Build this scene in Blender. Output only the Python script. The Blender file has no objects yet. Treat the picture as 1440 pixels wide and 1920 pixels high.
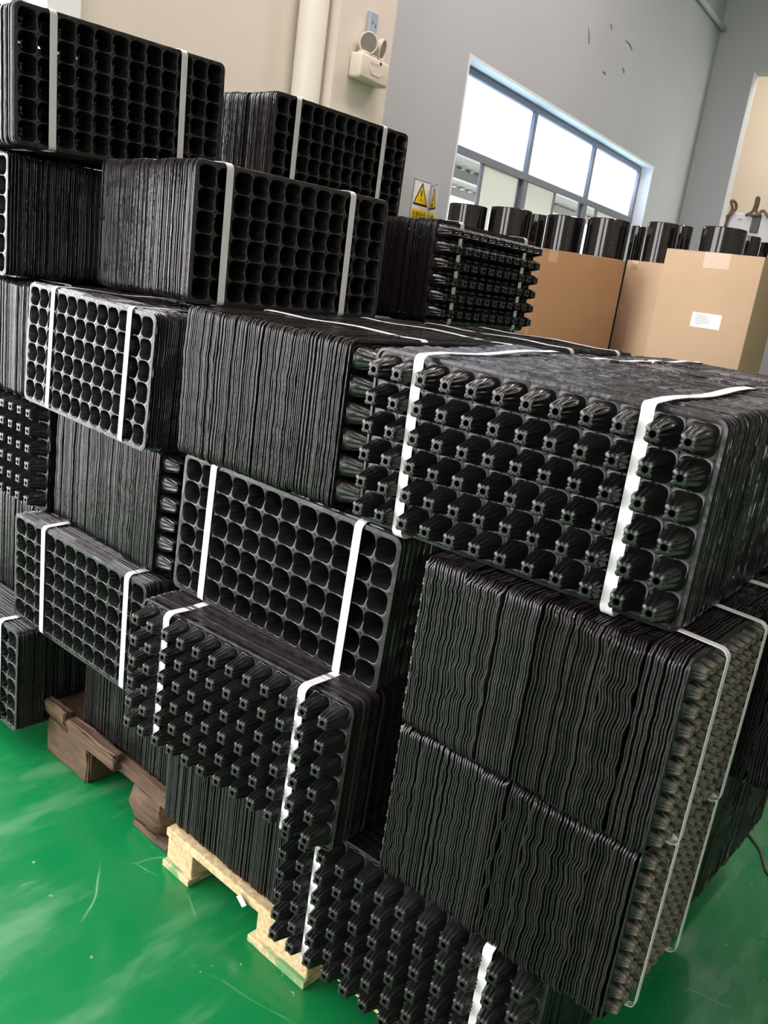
import bpy, bmesh, math, random
import numpy as np
from mathutils import Matrix, Vector, Euler
random.seed(7)
C = bpy.context.scene.collection
D = bpy.data
PI = math.pi
FZ = 1.32                                  # camera height above the floor

# ------------------------------------------------------------------ camera
YAW, PITCH, ROLL, FPX = 0.67929, 0.26893, 0.14253, 1602.3
fw = Vector((-math.sin(YAW)*math.cos(PITCH), math.cos(YAW)*math.cos(PITCH), -math.sin(PITCH)))
r0 = fw.cross(Vector((0, 0, 1))).normalized()
u0 = r0.cross(fw)
rt = r0*math.cos(ROLL) + u0*math.sin(ROLL)
up = -r0*math.sin(ROLL) + u0*math.cos(ROLL)
cd = D.cameras.new('camera')
cd.sensor_fit = 'HORIZONTAL'; cd.sensor_width = 36.0
cd.lens = FPX/1440*36.0
cd.clip_start = 0.02; cd.clip_end = 200
cam = D.objects.new('camera', cd); C.objects.link(cam)
m3 = Matrix((rt, up, -fw)).transposed()
cam.matrix_world = Matrix.Translation((0, 0, FZ)) @ m3.to_4x4()
bpy.context.scene.camera = cam

# ------------------------------------------------------------------ light
sc = bpy.context.scene
sc.view_settings.view_transform = 'Standard'
sc.view_settings.look = 'None'
sc.view_settings.exposure = 0.22
sc.view_settings.gamma = 1.0
sc.view_settings.use_curve_mapping = False
w = D.worlds.new('sky'); sc.world = w; w.use_nodes = True
bg = w.node_tree.nodes['Background']
bg.inputs[0].default_value = (1.0, 0.985, 1.0, 1); bg.inputs[1].default_value = 8.0   # white overcast sky

def area(name, loc, rot, sx, sy, power, col=(1, 1, 1)):
    l = D.lights.new(name, 'AREA'); l.shape = 'RECTANGLE'; l.size = sx; l.size_y = sy
    l.energy = power; l.color = col
    o = D.objects.new(name, l); C.objects.link(o)
    o.location = loc; o.rotation_euler = rot
    return o
CEIL = 5.6
for i, (lx, ly) in enumerate(((-2.2, 0.2), (-2.2, 3.6), (1.6, 0.2), (1.6, 3.6), (-2.2, 6.4), (-2.2, -3.2), (1.6, -3.2))):
    area('ceiling_fill', (lx, ly, CEIL-0.12), (0, 0, 0), 0.35, 1.5, 78 if lx < 0 else 26, (1.0, 0.85, 0.84))  # unseen fill lights added under the ceiling for soft diffuse light

# ------------------------------------------------------------------ materials
def mat(name, col, rough=0.5, metal=0.0, spec=0.5):
    m = D.materials.new(name); m.use_nodes = True
    b = m.node_tree.nodes['Principled BSDF']
    b.inputs['Base Color'].default_value = (*col, 1)
    b.inputs['Roughness'].default_value = rough
    b.inputs['Metallic'].default_value = metal
    b.inputs['Specular IOR Level'].default_value = spec
    return m
def nd(m, t, **kw):
    n = m.node_tree.nodes.new(t)
    for k, v in kw.items(): setattr(n, k, v)
    return n
def lk(m, a, b): m.node_tree.links.new(a, b)
def coords(m, scale=(1, 1, 1), space='Object'):
    tc = nd(m, 'ShaderNodeTexCoord'); mp = nd(m, 'ShaderNodeMapping')
    mp.inputs['Scale'].default_value = scale
    lk(m, tc.outputs[space], mp.inputs['Vector'])
    return mp.outputs['Vector']
def noise(m, vec, scale, detail=4, rough=0.55):
    n = nd(m, 'ShaderNodeTexNoise'); n.inputs['Scale'].default_value = scale
    n.inputs['Detail'].default_value = detail; n.inputs['Roughness'].default_value = rough
    lk(m, vec, n.inputs['Vector']); return n.outputs['Fac']
def ramp(m, fac, stops):
    r = nd(m, 'ShaderNodeValToRGB')
    el = r.color_ramp.elements
    while len(el) < len(stops): el.new(0.5)
    for e, (p, c) in zip(el, stops):
        e.position = p; e.color = (*c, 1) if len(c) == 3 else c
    lk(m, fac, r.inputs['Fac']); return r.outputs['Color']
def bsdf(m): return m.node_tree.nodes['Principled BSDF']
def mix(m, fac, a, b):
    n = nd(m, 'ShaderNodeMix', data_type='RGBA')
    lk(m, fac, n.inputs['Factor'])
    for s, v in (('A', a), ('B', b)):
        sk = [i for i in n.inputs if i.name == s and i.type == 'RGBA'][0]
        if isinstance(v, tuple): sk.default_value = (*v, 1)
        else: lk(m, v, sk)
    return [o for o in n.outputs if o.type == 'RGBA'][0]
def bump(m, h, strength=0.2, dist=0.002):
    b = nd(m, 'ShaderNodeBump'); b.inputs['Strength'].default_value = strength; b.inputs['Distance'].default_value = dist
    lk(m, h, b.inputs['Height']); lk(m, b.outputs['Normal'], bsdf(m).inputs['Normal'])
def maprange(m, v, a, b, c, d):
    n = nd(m, 'ShaderNodeMapRange')
    for k, x in zip(('From Min', 'From Max', 'To Min', 'To Max'), (a, b, c, d)): n.inputs[k].default_value = x
    lk(m, v, n.inputs['Value']); return n.outputs['Result']

def plastic(name, c0, c1, r0_, r1_, bs):
    m = mat(name, c0, 0.35)
    oi = nd(m, 'ShaderNodeObjectInfo')
    v = coords(m, (1, 1, 1))
    n = noise(m, v, 30, 3)
    r = nd(m, 'ShaderNodeMath', operation='ADD'); lk(m, oi.outputs['Random'], r.inputs[0]); lk(m, n, r.inputs[1])
    f = maprange(m, r.outputs[0], 0.3, 1.7, 0, 1)
    lk(m, mix(m, f, c0, c1), bsdf(m).inputs['Base Color'])
    lk(m, maprange(m, f, 0, 1, r0_, r1_), bsdf(m).inputs['Roughness'])
    of = nd(m, 'ShaderNodeVectorMath', operation='SCALE'); of.inputs[0].default_value = (37, 11, 53); lk(m, oi.outputs['Random'], of.inputs['Scale'])
    av = nd(m, 'ShaderNodeVectorMath', operation='ADD'); lk(m, v, av.inputs[0]); lk(m, of.outputs[0], av.inputs[1])
    bump(m, noise(m, av.outputs[0], 22, 3, 0.6), bs, 0.008)
    return m
M_EDGE = plastic('black_tray_plastic', (0.009, 0.0075, 0.008), (0.023, 0.019, 0.0205), 0.11, 0.36, 0.42)
bsdf(M_EDGE).inputs['Specular IOR Level'].default_value = 0.42
M_CELL = plastic('black_cell_plastic', (0.007, 0.007, 0.007), (0.014, 0.014, 0.014), 0.17, 0.30, 0.10)
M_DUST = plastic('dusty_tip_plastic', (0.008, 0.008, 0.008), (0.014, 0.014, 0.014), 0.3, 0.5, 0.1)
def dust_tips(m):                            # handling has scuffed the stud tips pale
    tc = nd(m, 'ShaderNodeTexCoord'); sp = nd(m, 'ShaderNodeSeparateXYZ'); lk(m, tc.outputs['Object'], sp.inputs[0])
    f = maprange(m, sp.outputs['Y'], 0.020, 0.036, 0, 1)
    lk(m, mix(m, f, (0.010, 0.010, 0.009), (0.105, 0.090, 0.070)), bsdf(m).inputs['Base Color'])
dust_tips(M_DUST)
M_STRAP = mat('white_strap', (0.64, 0.625, 0.645), 0.4)
M_STEEL = mat('steel', (0.4, 0.4, 0.42), 0.35, 0.9)

def paint(name, col, col2):
    m = mat(name, col, 0.75)
    v = coords(m)
    n = noise(m, v, 0.9, 6)
    lk(m, mix(m, maprange(m, n, 0.35, 0.7, 0, 1), col, col2), bsdf(m).inputs['Base Color'])
    bump(m, noise(m, v, 60, 3), 0.08, 0.002)
    return m
M_WALL = paint('cream_wall_paint', (0.72, 0.645, 0.565), (0.685, 0.615, 0.54))
M_WALL_COOL = paint('wall_paint_cool_light', (0.50, 0.51, 0.53), (0.475, 0.485, 0.505))  # same paint as the cream wall; the cooler light is put into this colour
M_CEIL = paint('ceiling_paint', (0.6, 0.6, 0.6), (0.56, 0.56, 0.57))
M_PIPE = mat('white_pvc', (0.80, 0.76, 0.69), 0.4)

def floor_mat():
    m = mat('green_epoxy', (0.004, 0.25, 0.07), 0.25)
    v = coords(m)
    base = mix(m, maprange(m, noise(m, v, 1.3, 5), 0.3, 0.7, 0, 1), (0.0025, 0.135, 0.034), (0.005, 0.175, 0.050))
    v2 = coords(m, (3.0, 0.9, 1))
    n2 = noise(m, v2, 2.6, 8, 0.62)
    sc_ = maprange(m, n2, 0.55, 0.68, 0, 0.45)
    base = mix(m, sc_, base, (0.10, 0.25, 0.12))
    # thin scratches
    vr = nd(m, 'ShaderNodeTexVoronoi', feature='DISTANCE_TO_EDGE'); vr.inputs['Scale'].default_value = 1.4
    ns = nd(m, 'ShaderNodeTexNoise'); ns.inputs['Scale'].default_value = 1.7; lk(m, v, ns.inputs['Vector'])
    ad = nd(m, 'ShaderNodeVectorMath', operation='ADD'); lk(m, v, ad.inputs[0]); lk(m, ns.outputs['Color'], ad.inputs[1])
    lk(m, ad.outputs[0], vr.inputs['Vector'])
    line = maprange(m, vr.outputs['Distance'], 0.0, 0.006, 1, 0)
    msk = maprange(m, noise(m, v, 5, 3), 0.5, 0.62, 0, 0.55)
    mu = nd(m, 'ShaderNodeMath', operation='MULTIPLY'); lk(m, line, mu.inputs[0]); lk(m, msk, mu.inputs[1])
    base = mix(m, mu.outputs[0], base, (0.30, 0.42, 0.28))
    spk = maprange(m, noise(m, v, 45, 2), 0.73, 0.78, 0, 0.6)
    base = mix(m, spk, base, (0.35, 0.45, 0.33))
    lk(m, base, bsdf(m).inputs['Base Color'])
    lk(m, maprange(m, n2, 0.4, 0.7, 0.16, 0.45), bsdf(m).inputs['Roughness'])
    bump(m, noise(m, v, 9, 3), 0.03, 0.004)
    return m
M_FLOOR = floor_mat()
def woodish(name, a, b, scale, stretch, rough=0.75):
    m = mat(name, a, rough); v = coords(m, stretch)
    n = noise(m, v, scale, 7, 0.65)
    lk(m, mix(m, maprange(m, n, 0.3, 0.72, 0, 1), a, b), bsdf(m).inputs['Base Color'])
    bump(m, n, 0.5, 0.006)
    return m
M_OLD = woodish('old_brown_wood', (0.032, 0.016, 0.007), (0.13, 0.070, 0.034), 9, (1.5, 14, 14))
M_CHIP = woodish('chipboard', (0.34, 0.23, 0.11), (0.68, 0.53, 0.31), 90, (1, 1, 1), 0.8)
def chipgreen():
    m = mat('chipboard_smeared_green', (0.5, 0.38, 0.2), 0.8); v = coords(m)
    a = mix(m, maprange(m, noise(m, v, 70, 6), 0.3, 0.7, 0, 1), (0.42, 0.30, 0.155), (0.66, 0.52, 0.31))
    g = maprange(m, noise(m, v, 14, 4), 0.45, 0.56, 0, 0.85)
    lk(m, mix(m, g, a, (0.05, 0.22, 0.08)), bsdf(m).inputs['Base Color'])
    return m
M_CHIPG = chipgreen()
def cardboard(name, a, b):
    m = mat(name, a, 0.8); v = coords(m)
    n = noise(m, v, 2.5, 5)
    wv = nd(m, 'ShaderNodeTexNoise'); wv.inputs['Scale'].default_value = 3
    lk(m, mix(m, maprange(m, n, 0.3, 0.7, 0, 1), a, b), bsdf(m).inputs['Base Color'])
    v2 = coords(m, (160, 160, 2)); bump(m, noise(m, v2, 1, 2), 0.06, 0.002)
    return m
M_CARD = cardboard('kraft_cardboard', (0.43, 0.295, 0.19), (0.48, 0.335, 0.22))
M_CARDD = cardboard('brown_cardboard', (0.27, 0.135, 0.058), (0.30, 0.155, 0.07))
M_TAPE = mat('clear_brown_tape', (0.42, 0.27, 0.15), 0.18)
M_PAPER = mat('white_paper', (0.82, 0.82, 0.82), 0.6)
M_INK = mat('black_ink', (0.01, 0.01, 0.01), 0.6)
M_GREYINK = mat('grey_ink', (0.35, 0.36, 0.4), 0.6)
M_YEL = mat('yellow_sign_print', (0.85, 0.62, 0.01), 0.45)
def filmroll():
    m = mat('black_film_roll', (0.008, 0.007, 0.007), 0.16)
    v = coords(m, (6, 6, 40)); n = noise(m, v, 1, 5)
    lk(m, maprange(m, n, 0.3, 0.7, 0.05, 0.11), bsdf(m).inputs['Roughness'])
    v2 = coords(m); n2 = noise(m, v2, 9, 6)
    lk(m, mix(m, maprange(m, n2, 0.62, 0.70, 0, 0.25), (0.008, 0.007, 0.007), (0.2, 0.19, 0.19)), bsdf(m).inputs['Base Color'])
    return m
M_ROLL = filmroll()
M_CORE = mat('card_core', (0.30, 0.22, 0.15), 0.8)
M_ALU = mat('grey_aluminium_frame', (0.17, 0.19, 0.23), 0.4, 0.3)
M_REVEAL = mat('white_reveal_paint', (0.82, 0.84, 0.86), 0.6)
def frosted(name, c):
    m = D.materials.new(name); m.use_nodes = True; nt = m.node_tree; nt.nodes.clear()
    o = nt.nodes.new('ShaderNodeOutputMaterial'); t = nt.nodes.new('ShaderNodeBsdfTranslucent'); g = nt.nodes.new('ShaderNodeBsdfGlossy')
    t.inputs[0].default_value = (*c, 1); g.inputs['Roughness'].default_value = 0.3
    x = nt.nodes.new('ShaderNodeMixShader'); x.inputs[0].default_value = 0.06
    nt.links.new(t.outputs[0], x.inputs[1]); nt.links.new(g.outputs[0], x.inputs[2]); nt.links.new(x.outputs[0], o.inputs[0])
    return m
def clearglass():
    m = D.materials.new('clear_glass'); m.use_nodes = True; nt = m.node_tree; nt.nodes.clear()
    o = nt.nodes.new('ShaderNodeOutputMaterial'); t = nt.nodes.new('ShaderNodeBsdfTransparent'); g = nt.nodes.new('ShaderNodeBsdfGlossy')
    t.inputs[0].default_value = (0.75, 0.78, 0.77, 1); g.inputs['Roughness'].default_value = 0.03
    x = nt.nodes.new('ShaderNodeMixShader')
    x.inputs[0].default_value = 0.05; nt.links.new(t.outputs[0], x.inputs[1]); nt.links.new(g.outputs[0], x.inputs[2]); nt.links.new(x.outputs[0], o.inputs[0])
    return m
M_FROST = frosted('frosted_glass', (0.66, 0.78, 0.92)); M_FROST2 = frosted('frosted_film_glass', (0.45, 0.46, 0.42)); M_GLASS = clearglass()
M_SHED = mat('galvanised_roof_sheet', (0.30, 0.30, 0.29), 0.5, 0.0)
M_CONC = paint('outdoor_concrete', (0.72, 0.71, 0.70), (0.66, 0.66, 0.65))
M_LAMPBODY = mat('aged_white_plastic', (0.70, 0.63, 0.52), 0.45)
M_LENS = mat('lamp_reflector', (0.30, 0.29, 0.26), 0.12, 0.6)
M_GREYBOX = mat('light_grey_enamel', (0.50, 0.52, 0.54), 0.45)
M_DARK = mat('dark_grey_plastic', (0.05, 0.05, 0.05), 0.5)
M_LEATHER = woodish('brown_webbing', (0.07, 0.045, 0.03), (0.16, 0.10, 0.07), 30, (1, 1, 1), 0.7)
M_SOCK = mat('blue_grey_plastic', (0.36, 0.42, 0.50), 0.35)

# ------------------------------------------------------------------ mesh helpers
def mesh_from(name, verts, faces, m, smooth=False, parent=None, link=True):
    me = D.meshes.new(name); me.from_pydata([tuple(v) for v in verts], [], faces); me.update()
    if smooth: me.polygons.foreach_set('use_smooth', [True]*len(me.polygons))
    me.materials.append(m)
    if not link: return me
    o = D.objects.new(name, me); C.objects.link(o)
    if parent: o.parent = parent
    return o
def bm_obj(name, bm, m, parent=None, smooth=False, angle=None):
    me = D.meshes.new(name); bmesh.ops.recalc_face_normals(bm, faces=bm.faces); bm.to_mesh(me); bm.free()
    if smooth: me.polygons.foreach_set('use_smooth', [True]*len(me.polygons))
    if angle is not None:
        me.polygons.foreach_set('use_smooth', [True]*len(me.polygons)); me.set_sharp_from_angle(angle=angle)
    me.materials.append(m)
    o = D.objects.new(name, me); C.objects.link(o)
    if parent: o.parent = parent
    return o
def add_box(bm, lo, hi, bev=0.0, seg=2, M=None):
    ret = bmesh.ops.create_cube(bm, size=1.0)
    vs = ret['verts']
    for v in vs:
        v.co = Vector([lo[i] + (v.co[i]+0.5)*(hi[i]-lo[i]) for i in range(3)])
    if bev > 0:
        es = list({e for v in vs for e in v.link_edges})
        r = bmesh.ops.bevel(bm, geom=es, offset=bev, segments=seg, affect='EDGES', profile=0.5)
        vs = list({v for f in r['faces'] for v in f.verts} | {v for v in vs if v.is_valid})
    if M is not None:
        for v in vs: v.co = M @ v.co
    return vs
def add_cyl(bm, c, r, h, seg=32, r2=None, axis='Z', cap=True):
    ret = bmesh.ops.create_cone(bm, cap_ends=cap, segments=seg, radius1=r, radius2=r if r2 is None else r2, depth=h)
    for v in ret['verts']:
        x, y, z = v.co
        if axis == 'X': x, y, z = z, y, -x
        elif axis == 'Y': x, y, z = x, z, -y
        v.co = Vector((x+c[0], y+c[1], z+c[2]))
    return ret['verts']
def add_tube(bm, pts, r, seg=8):
    pts = [Vector(p) for p in pts]; rings = []
    n = None
    for i, p in enumerate(pts):
        t = (pts[min(i+1, len(pts)-1)] - pts[max(i-1, 0)]).normalized()
        if n is None:
            a = Vector((0, 0, 1)) if abs(t.z) < 0.9 else Vector((1, 0, 0))
            n = t.cross(a).normalized()
        n = (n - t*n.dot(t)).normalized(); b = t.cross(n)
        rings.append([bm.verts.new(p + (n*math.cos(2*PI*k/seg) + b*math.sin(2*PI*k/seg))*r) for k in range(seg)])
    for a, b in zip(rings, rings[1:]):
        for k in range(seg): bm.faces.new((a[k], a[(k+1) % seg], b[(k+1) % seg], b[k]))
    bm.faces.new(rings[0][::-1]); bm.faces.new(rings[-1])
def empty(name, loc=(0, 0, 0)):
    o = D.objects.new(name, None); C.objects.link(o); o.location = loc; o.empty_display_size = 0.05
    return o
def tag(o, label=None, cat=None, group=None, kind=None):
    if label: o['label'] = label
    if cat: o['category'] = cat
    if group: o['group'] = group
    if kind: o['kind'] = kind
    return o
def boxobj(name, lo, hi, m, parent=None, bev=0.0, M=None):
    bm = bmesh.new(); add_box(bm, lo, hi, bev, 2, M)
    return bm_obj(name, bm, m, parent)
def text_mesh(txt, size):
    cu = D.curves.new('lettering', 'FONT'); cu.body = txt; cu.size = size; cu.align_x = 'CENTER'; cu.align_y = 'CENTER'
    cu.extrude = 0.0003; cu.resolution_u = 2
    o = D.objects.new('lettering', cu); C.objects.link(o)
    dg = bpy.context.evaluated_depsgraph_get()
    me = D.meshes.new_from_object(o.evaluated_get(dg))
    D.objects.remove(o); D.curves.remove(cu)
    return me

# ------------------------------------------------------------------ the hall
# wall_back runs away to the right; local axes: s along it, n towards the room, z up
UW = Vector((-0.1239, 0.99229, 0)); NW = Vector((0.99229, 0.1239, 0)); P0 = Vector((-3.75, 4.0, 0))
MW = Matrix.Translation(P0) @ Matrix((UW, NW, Vector((0, 0, 1)))).transposed().to_4x4()   # (s,n,z) -> world (mirrored handedness is fine)
def wl(s, n, z): return P0 + UW*s + NW*n + Vector((0, 0, z))
def wbox(name, lo, hi, m, parent=None, bev=0.0): return boxobj(name, lo, hi, m, parent, bev, MW)
WN = -0.2                                    # wall plane behind the pillar face
tag(boxobj('floor', (-10.6, -0.44, -0.1), (9.4, 10.0, 0), M_FLOOR, M=MW), kind='structure')
tag(boxobj('ground', (-60, -0.45-40, -0.3), (40, -0.45, -0.12), M_CONC, M=MW), kind='structure')
tag(boxobj('ceiling', (-10.6, -0.44, CEIL), (9.4, 10.2, CEIL+0.15), M_CEIL, M=MW), kind='structure')
DS0, DS1, DTOP = -8.6, -1.96, 3.7            # loading door in the back wall, left of frame
WS0, WS1, WZ0, WZ1 = 1.36, 5.80, 1.25, 2.905  # window opening
def wall_piece(bm, s0, s1, z0, z1): add_box(bm, (s0, WN-0.24, z0), (s1, WN, z1), M=MW)
bm = bmesh.new()
wall_piece(bm, -10.5, DS0, 0, CEIL); wall_piece(bm, DS0, DS1, DTOP, CEIL); wall_piece(bm, DS1, 0.3, 0, CEIL)
tag(bm_obj('wall_left', bm, M_WALL), kind='structure')
bm = bmesh.new()
wall_piece(bm, 0.3, WS0, 0, CEIL); wall_piece(bm, WS0, WS1, 0, WZ0); wall_piece(bm, WS0, WS1, WZ1, CEIL); wall_piece(bm, WS1, 7.45, 0, CEIL)
tag(bm_obj('wall_back', bm, M_WALL_COOL), kind='structure')
tag(wbox('wall_pillar', (-0.40, WN-0.1, 0), (0.12, 0.0, CEIL), M_WALL), kind='structure')
# far end wall with a tall opening, and the lit room beyond it
bm = bmesh.new()
for lo, hi in (((7.2, WN, 0), (7.45, 0.30, CEIL)), ((7.2, 0.30, 4.25), (7.45, 4.2, CEIL)), ((7.2, 4.2, 0), (7.45, 10.0, CEIL))):
    add_box(bm, lo, hi, M=MW)
tag(bm_obj('wall_right', bm, M_WALL_COOL), kind='structure')
tag(wbox('wall_far', (9.2, -1.2, 0), (9.4, 5.2, CEIL), M_WALL), kind='structure')
tag(wbox('wall_far_side', (7.45, -0.45, 0), (9.2, -0.25, CEIL), M_WALL), kind='structure')
bm = bmesh.new()                             # wall behind the camera; its opening is added to light the tray fronts
for lo, hi in (((-10.7, -0.2, 0), (-10.5, 1.2, CEIL)), ((-10.7, 1.2, 3.5), (-10.5, 3.8, CEIL)), ((-10.7, 3.8, 0), (-10.5, 10.0, CEIL))):
    add_box(bm, lo, hi, M=MW)
tag(bm_obj('wall_near', bm, M_WALL), kind='structure')
tag(boxobj('ground', (-60, -0.44, -0.3), (-10.72, 30, -0.12), M_CONC, M=MW), kind='structure')
tag(boxobj('wall_opposite', (-10.7, 10.0, 0), (9.4, 10.2, CEIL), M_WALL, M=MW), kind='structure')
area('far_room_lamp', wl(8.3, 1.6, CEIL-0.3), (0, 0, 0), 1.2, 1.2, 60, (1.0, 0.90, 0.76))
# frame of the loading door
door = empty('door_1', wl(DS1, WN, 0)); tag(door, kind='structure')
def under(o, root):
    o.parent = root; o.matrix_parent_inverse = root.matrix_world.inverted(); return o
door.matrix_world = Matrix.Translation(wl(DS1, WN, 0)); 
for nm, lo, hi, mm in (('door_jamb', (DS1-0.10, WN-0.26, 0), (DS1+0.06, WN+0.03, DTOP), M_REVEAL),
                   ('door_head', (DS0, WN-0.26, DTOP-0.1), (DS1-0.10, WN+0.03, DTOP), M_REVEAL),
                   ('door_seal', (DS1-0.17, WN-0.16, 0), (DS1-0.12, WN-0.10, DTOP-0.1), M_ALU)):
    o = wbox(nm, lo, hi, mm); o.parent = door; o.matrix_parent_inverse = Matrix.Translation(wl(DS1, WN, 0)).inverted()
# down pipe by the pillar, conduit high on the wall
bm = bmesh.new(); p = wl(-0.48, WN+0.085, 0)
add_cyl(bm, (p.x, p.y, CEIL/2), 0.08, CEIL, 28)
pipe = bm_obj('down_pipe', bm, M_PIPE, angle=0.7); tag(pipe, 'cream painted drain pipe running up the wall left of the pillar', 'pipe')
bm = bmesh.new()
add_tube(bm, [wl(5.9, WN+0.05, 4.68), wl(7.15, WN+0.05, 4.70)], 0.03, 10)
tag(bm_obj('conduit', bm, M_GREYBOX, smooth=True), 'grey conduit pipe high on the wall at upper right', 'pipe')
# filler knocks and hooks left in the plaster above the window
for i, (s, z, a, ln) in enumerate(((3.33, 3.58, 1.0, 0.16), (4.32, 3.76, 0.15, 0.22), (3.79, 3.77, 0.6, 0.07), (3.83, 3.39, 0.1, 0.09), (4.29, 3.53, 0.4, 0.08))):
    bm = bmesh.new()
    pts = [wl(s-math.cos(a)*ln/2, WN+0.002, z+math.sin(a)*ln/2), wl(s, WN+0.012, z+0.01), wl(s+math.cos(a)*ln/2, WN+0.002, z-math.sin(a)*ln/2)]
    add_tube(bm, pts, 0.006, 6)
    o = bm_obj('plaster_scar', bm, M_GREYBOX, smooth=True); o['kind'] = 'structure'

# ------------------------------------------------------------------ window
FN = WN-0.12
win = empty('window_1'); tag(win, kind='structure')
def wpart(name, lo, hi, m, parent=None, bev=0.004):
    o = wbox(name, lo, hi, m, parent or win, bev); return o
wpart('window_reveal', (WS0, FN-0.1, WZ1-0.025), (WS1, WN-0.001, WZ1-0.001), M_REVEAL, bev=0)
wpart('window_reveal', (WS1-0.025, FN-0.1, WZ0), (WS1-0.001, WN-0.001, WZ1-0.026), M_REVEAL, bev=0)
wpart('window_reveal', (WS0+0.001, FN-0.1, WZ0), (WS0+0.025, WN-0.001, WZ1-0.026), M_REVEAL, bev=0)
wpart('window_sill', (WS0, FN-0.1, WZ0+0.001), (WS1, WN+0.03, WZ0+0.03), M_REVEAL)
F0, F1, FT, FB, RAIL = WS0+0.028, WS1-0.05, WZ1-0.03, WZ0+0.032, 2.30
wpart('window_frame', (F0, FN-0.05, FT-0.05), (F1, FN, FT), M_ALU)
wpart('window_frame', (F0, FN-0.05, FB), (F1, FN, FB+0.05), M_ALU)
wpart('window_frame', (F0, FN-0.05, RAIL-0.03), (F1, FN+0.01, RAIL+0.03), M_ALU)
mull = (2.83, 4.28)
for s in (F0+0.03, *mull, F1-0.03):
    wpart('mullion', (s-0.03, FN-0.052, FB+0.05), (s+0.03, FN+0.006, FT-0.05), M_ALU)
edges = (F0+0.06, mull[0], mull[1], F1-0.06)
for k in range(3):
    a, b = edges[k]+0.03, edges[k+1]-0.03
    wpart('upper_pane', (a, FN-0.03, RAIL+0.03), (b, FN-0.024, FT-0.05), M_FROST, bev=0)
    mid = (2.06, 3.54, 4.67)[k]
    for j, (c, d) in enumerate(((a, mid), (mid, b))):
        n0 = FN-0.022 if j == 0 else FN-0.046
        sash = wpart('sash', (c, n0, FB+0.05), (c+0.045, n0+0.02, RAIL-0.03), M_ALU)
        wpart('sash_stile', (d-0.045, n0, FB+0.05), (d, n0+0.02, RAIL-0.03), M_ALU)
        wpart('lower_pane', (c+0.045, n0+0.007, FB+0.05), (d-0.045, n0+0.013, RAIL-0.03), M_FROST2 if (k, j) in ((0, 1), (1, 0), (2, 1)) else M_GLASS, bev=0)
# lean-to roof outside the window: corrugated sheets on purlins and posts
shed = empty('shed_roof', wl(3, -1, 0)); shed.matrix_world = Matrix.Translation(wl(3, -1.6, 0)); SH = shed.matrix_world.inverted()
bm = bmesh.new()
nx, ny = 170, 2; grid = []
for i in range(nx+1):
    s = -0.5 + i*8.5/nx
    zz = 0.03*math.sin(i*PI/2.0)
    grid.append([bm.verts.new(wl(s, n, 2.62 + (n+0.45)*0.085-0.02 + zz)) for n in (-0.5, -1.4, -2.3)])
for a, b in zip(grid, grid[1:]):
    for k in range(2): bm.faces.new((a[k], b[k], b[k+1], a[k+1]))
o = bm_obj('roof_sheet', bm, M_SHED, shed); o.matrix_parent_inverse = SH
for n in (-0.9, -1.6, -2.25):
    o = wbox('purlin', (-0.5, n-0.04, 2.49+(n+0.45)*0.085-0.02), (8.0, n+0.04, 2.585+(n+0.45)*0.085-0.02), M_SHED, shed); o.matrix_parent_inverse = SH
for s in (0.5, 3.2, 6.0):
    o = wbox('post', (s, -2.30, -0.12), (s+0.09, -2.21, 2.28), M_DARK, shed); o.matrix_parent_inverse = SH
tag(shed, 'corrugated metal lean-to roof seen outside through the lower window panes', 'roof')

# ------------------------------------------------------------------ things on the wall
def rel(o, root): o.parent = root; o.matrix_parent_inverse = root.matrix_world.inverted(); return o
lamp = empty('emergency_light'); lamp.matrix_world = Matrix.Translation(wl(-0.135, 0, 2.34))
tag(lamp, 'cream twin-head emergency light mounted on the pillar', 'emergency light')
bm = bmesh.new(); add_box(bm, (-0.275, 0.0, 2.345), (0.005, 0.085, 2.475), 0.016, 3, MW)
rel(bm_obj('housing', bm, M_LAMPBODY, angle=0.6), lamp)
bm = bmesh.new(); add_box(bm, (-0.235, 0.02, 2.47), (-0.035, 0.07, 2.492), 0.006, 2, MW)
rel(bm_obj('bracket', bm, M_LAMPBODY, angle=0.6), lamp)
for s, tw in ((-0.20, -0.5), (-0.07, 0.35)):
    c = wl(s, 0.06, 2.535)
    dirv = (NW*math.cos(tw) + UW*math.sin(tw) + Vector((0, 0, -0.15))).normalized()
    q = dirv.to_track_quat('Z', 'Y').to_matrix().to_4x4()
    def lathe(prof, seg=28):
        b = bmesh.new(); rings = []
        for r, z in prof: rings.append([b.verts.new(Matrix.Translation(c) @ q @ Vector((r*math.cos(2*PI*k/seg), r*math.sin(2*PI*k/seg), z))) for k in range(seg)])
        for a_, b_ in zip(rings, rings[1:]):
            for k in range(seg): b.faces.new((a_[k], a_[(k+1) % seg], b_[(k+1) % seg], b_[k]))
        b.faces.new(rings[0][::-1]); b.faces.new(rings[-1]); return b
    h = rel(bm_obj('lamp_head', lathe(((0.018, -0.045), (0.040, -0.035), (0.056, -0.005), (0.058, 0.012), (0.052, 0.014), (0.049, 0.010))), M_LAMPBODY, angle=0.7), lamp)
    l = bm_obj('lens', lathe(((0.049, 0.0105), (0.035, 0.002), (0.014, -0.012), (0.013, 0.004), (0.003, 0.009))), M_LENS, angle=0.9); l.parent = h; l.matrix_parent_inverse = Matrix.Identity(4)
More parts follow.
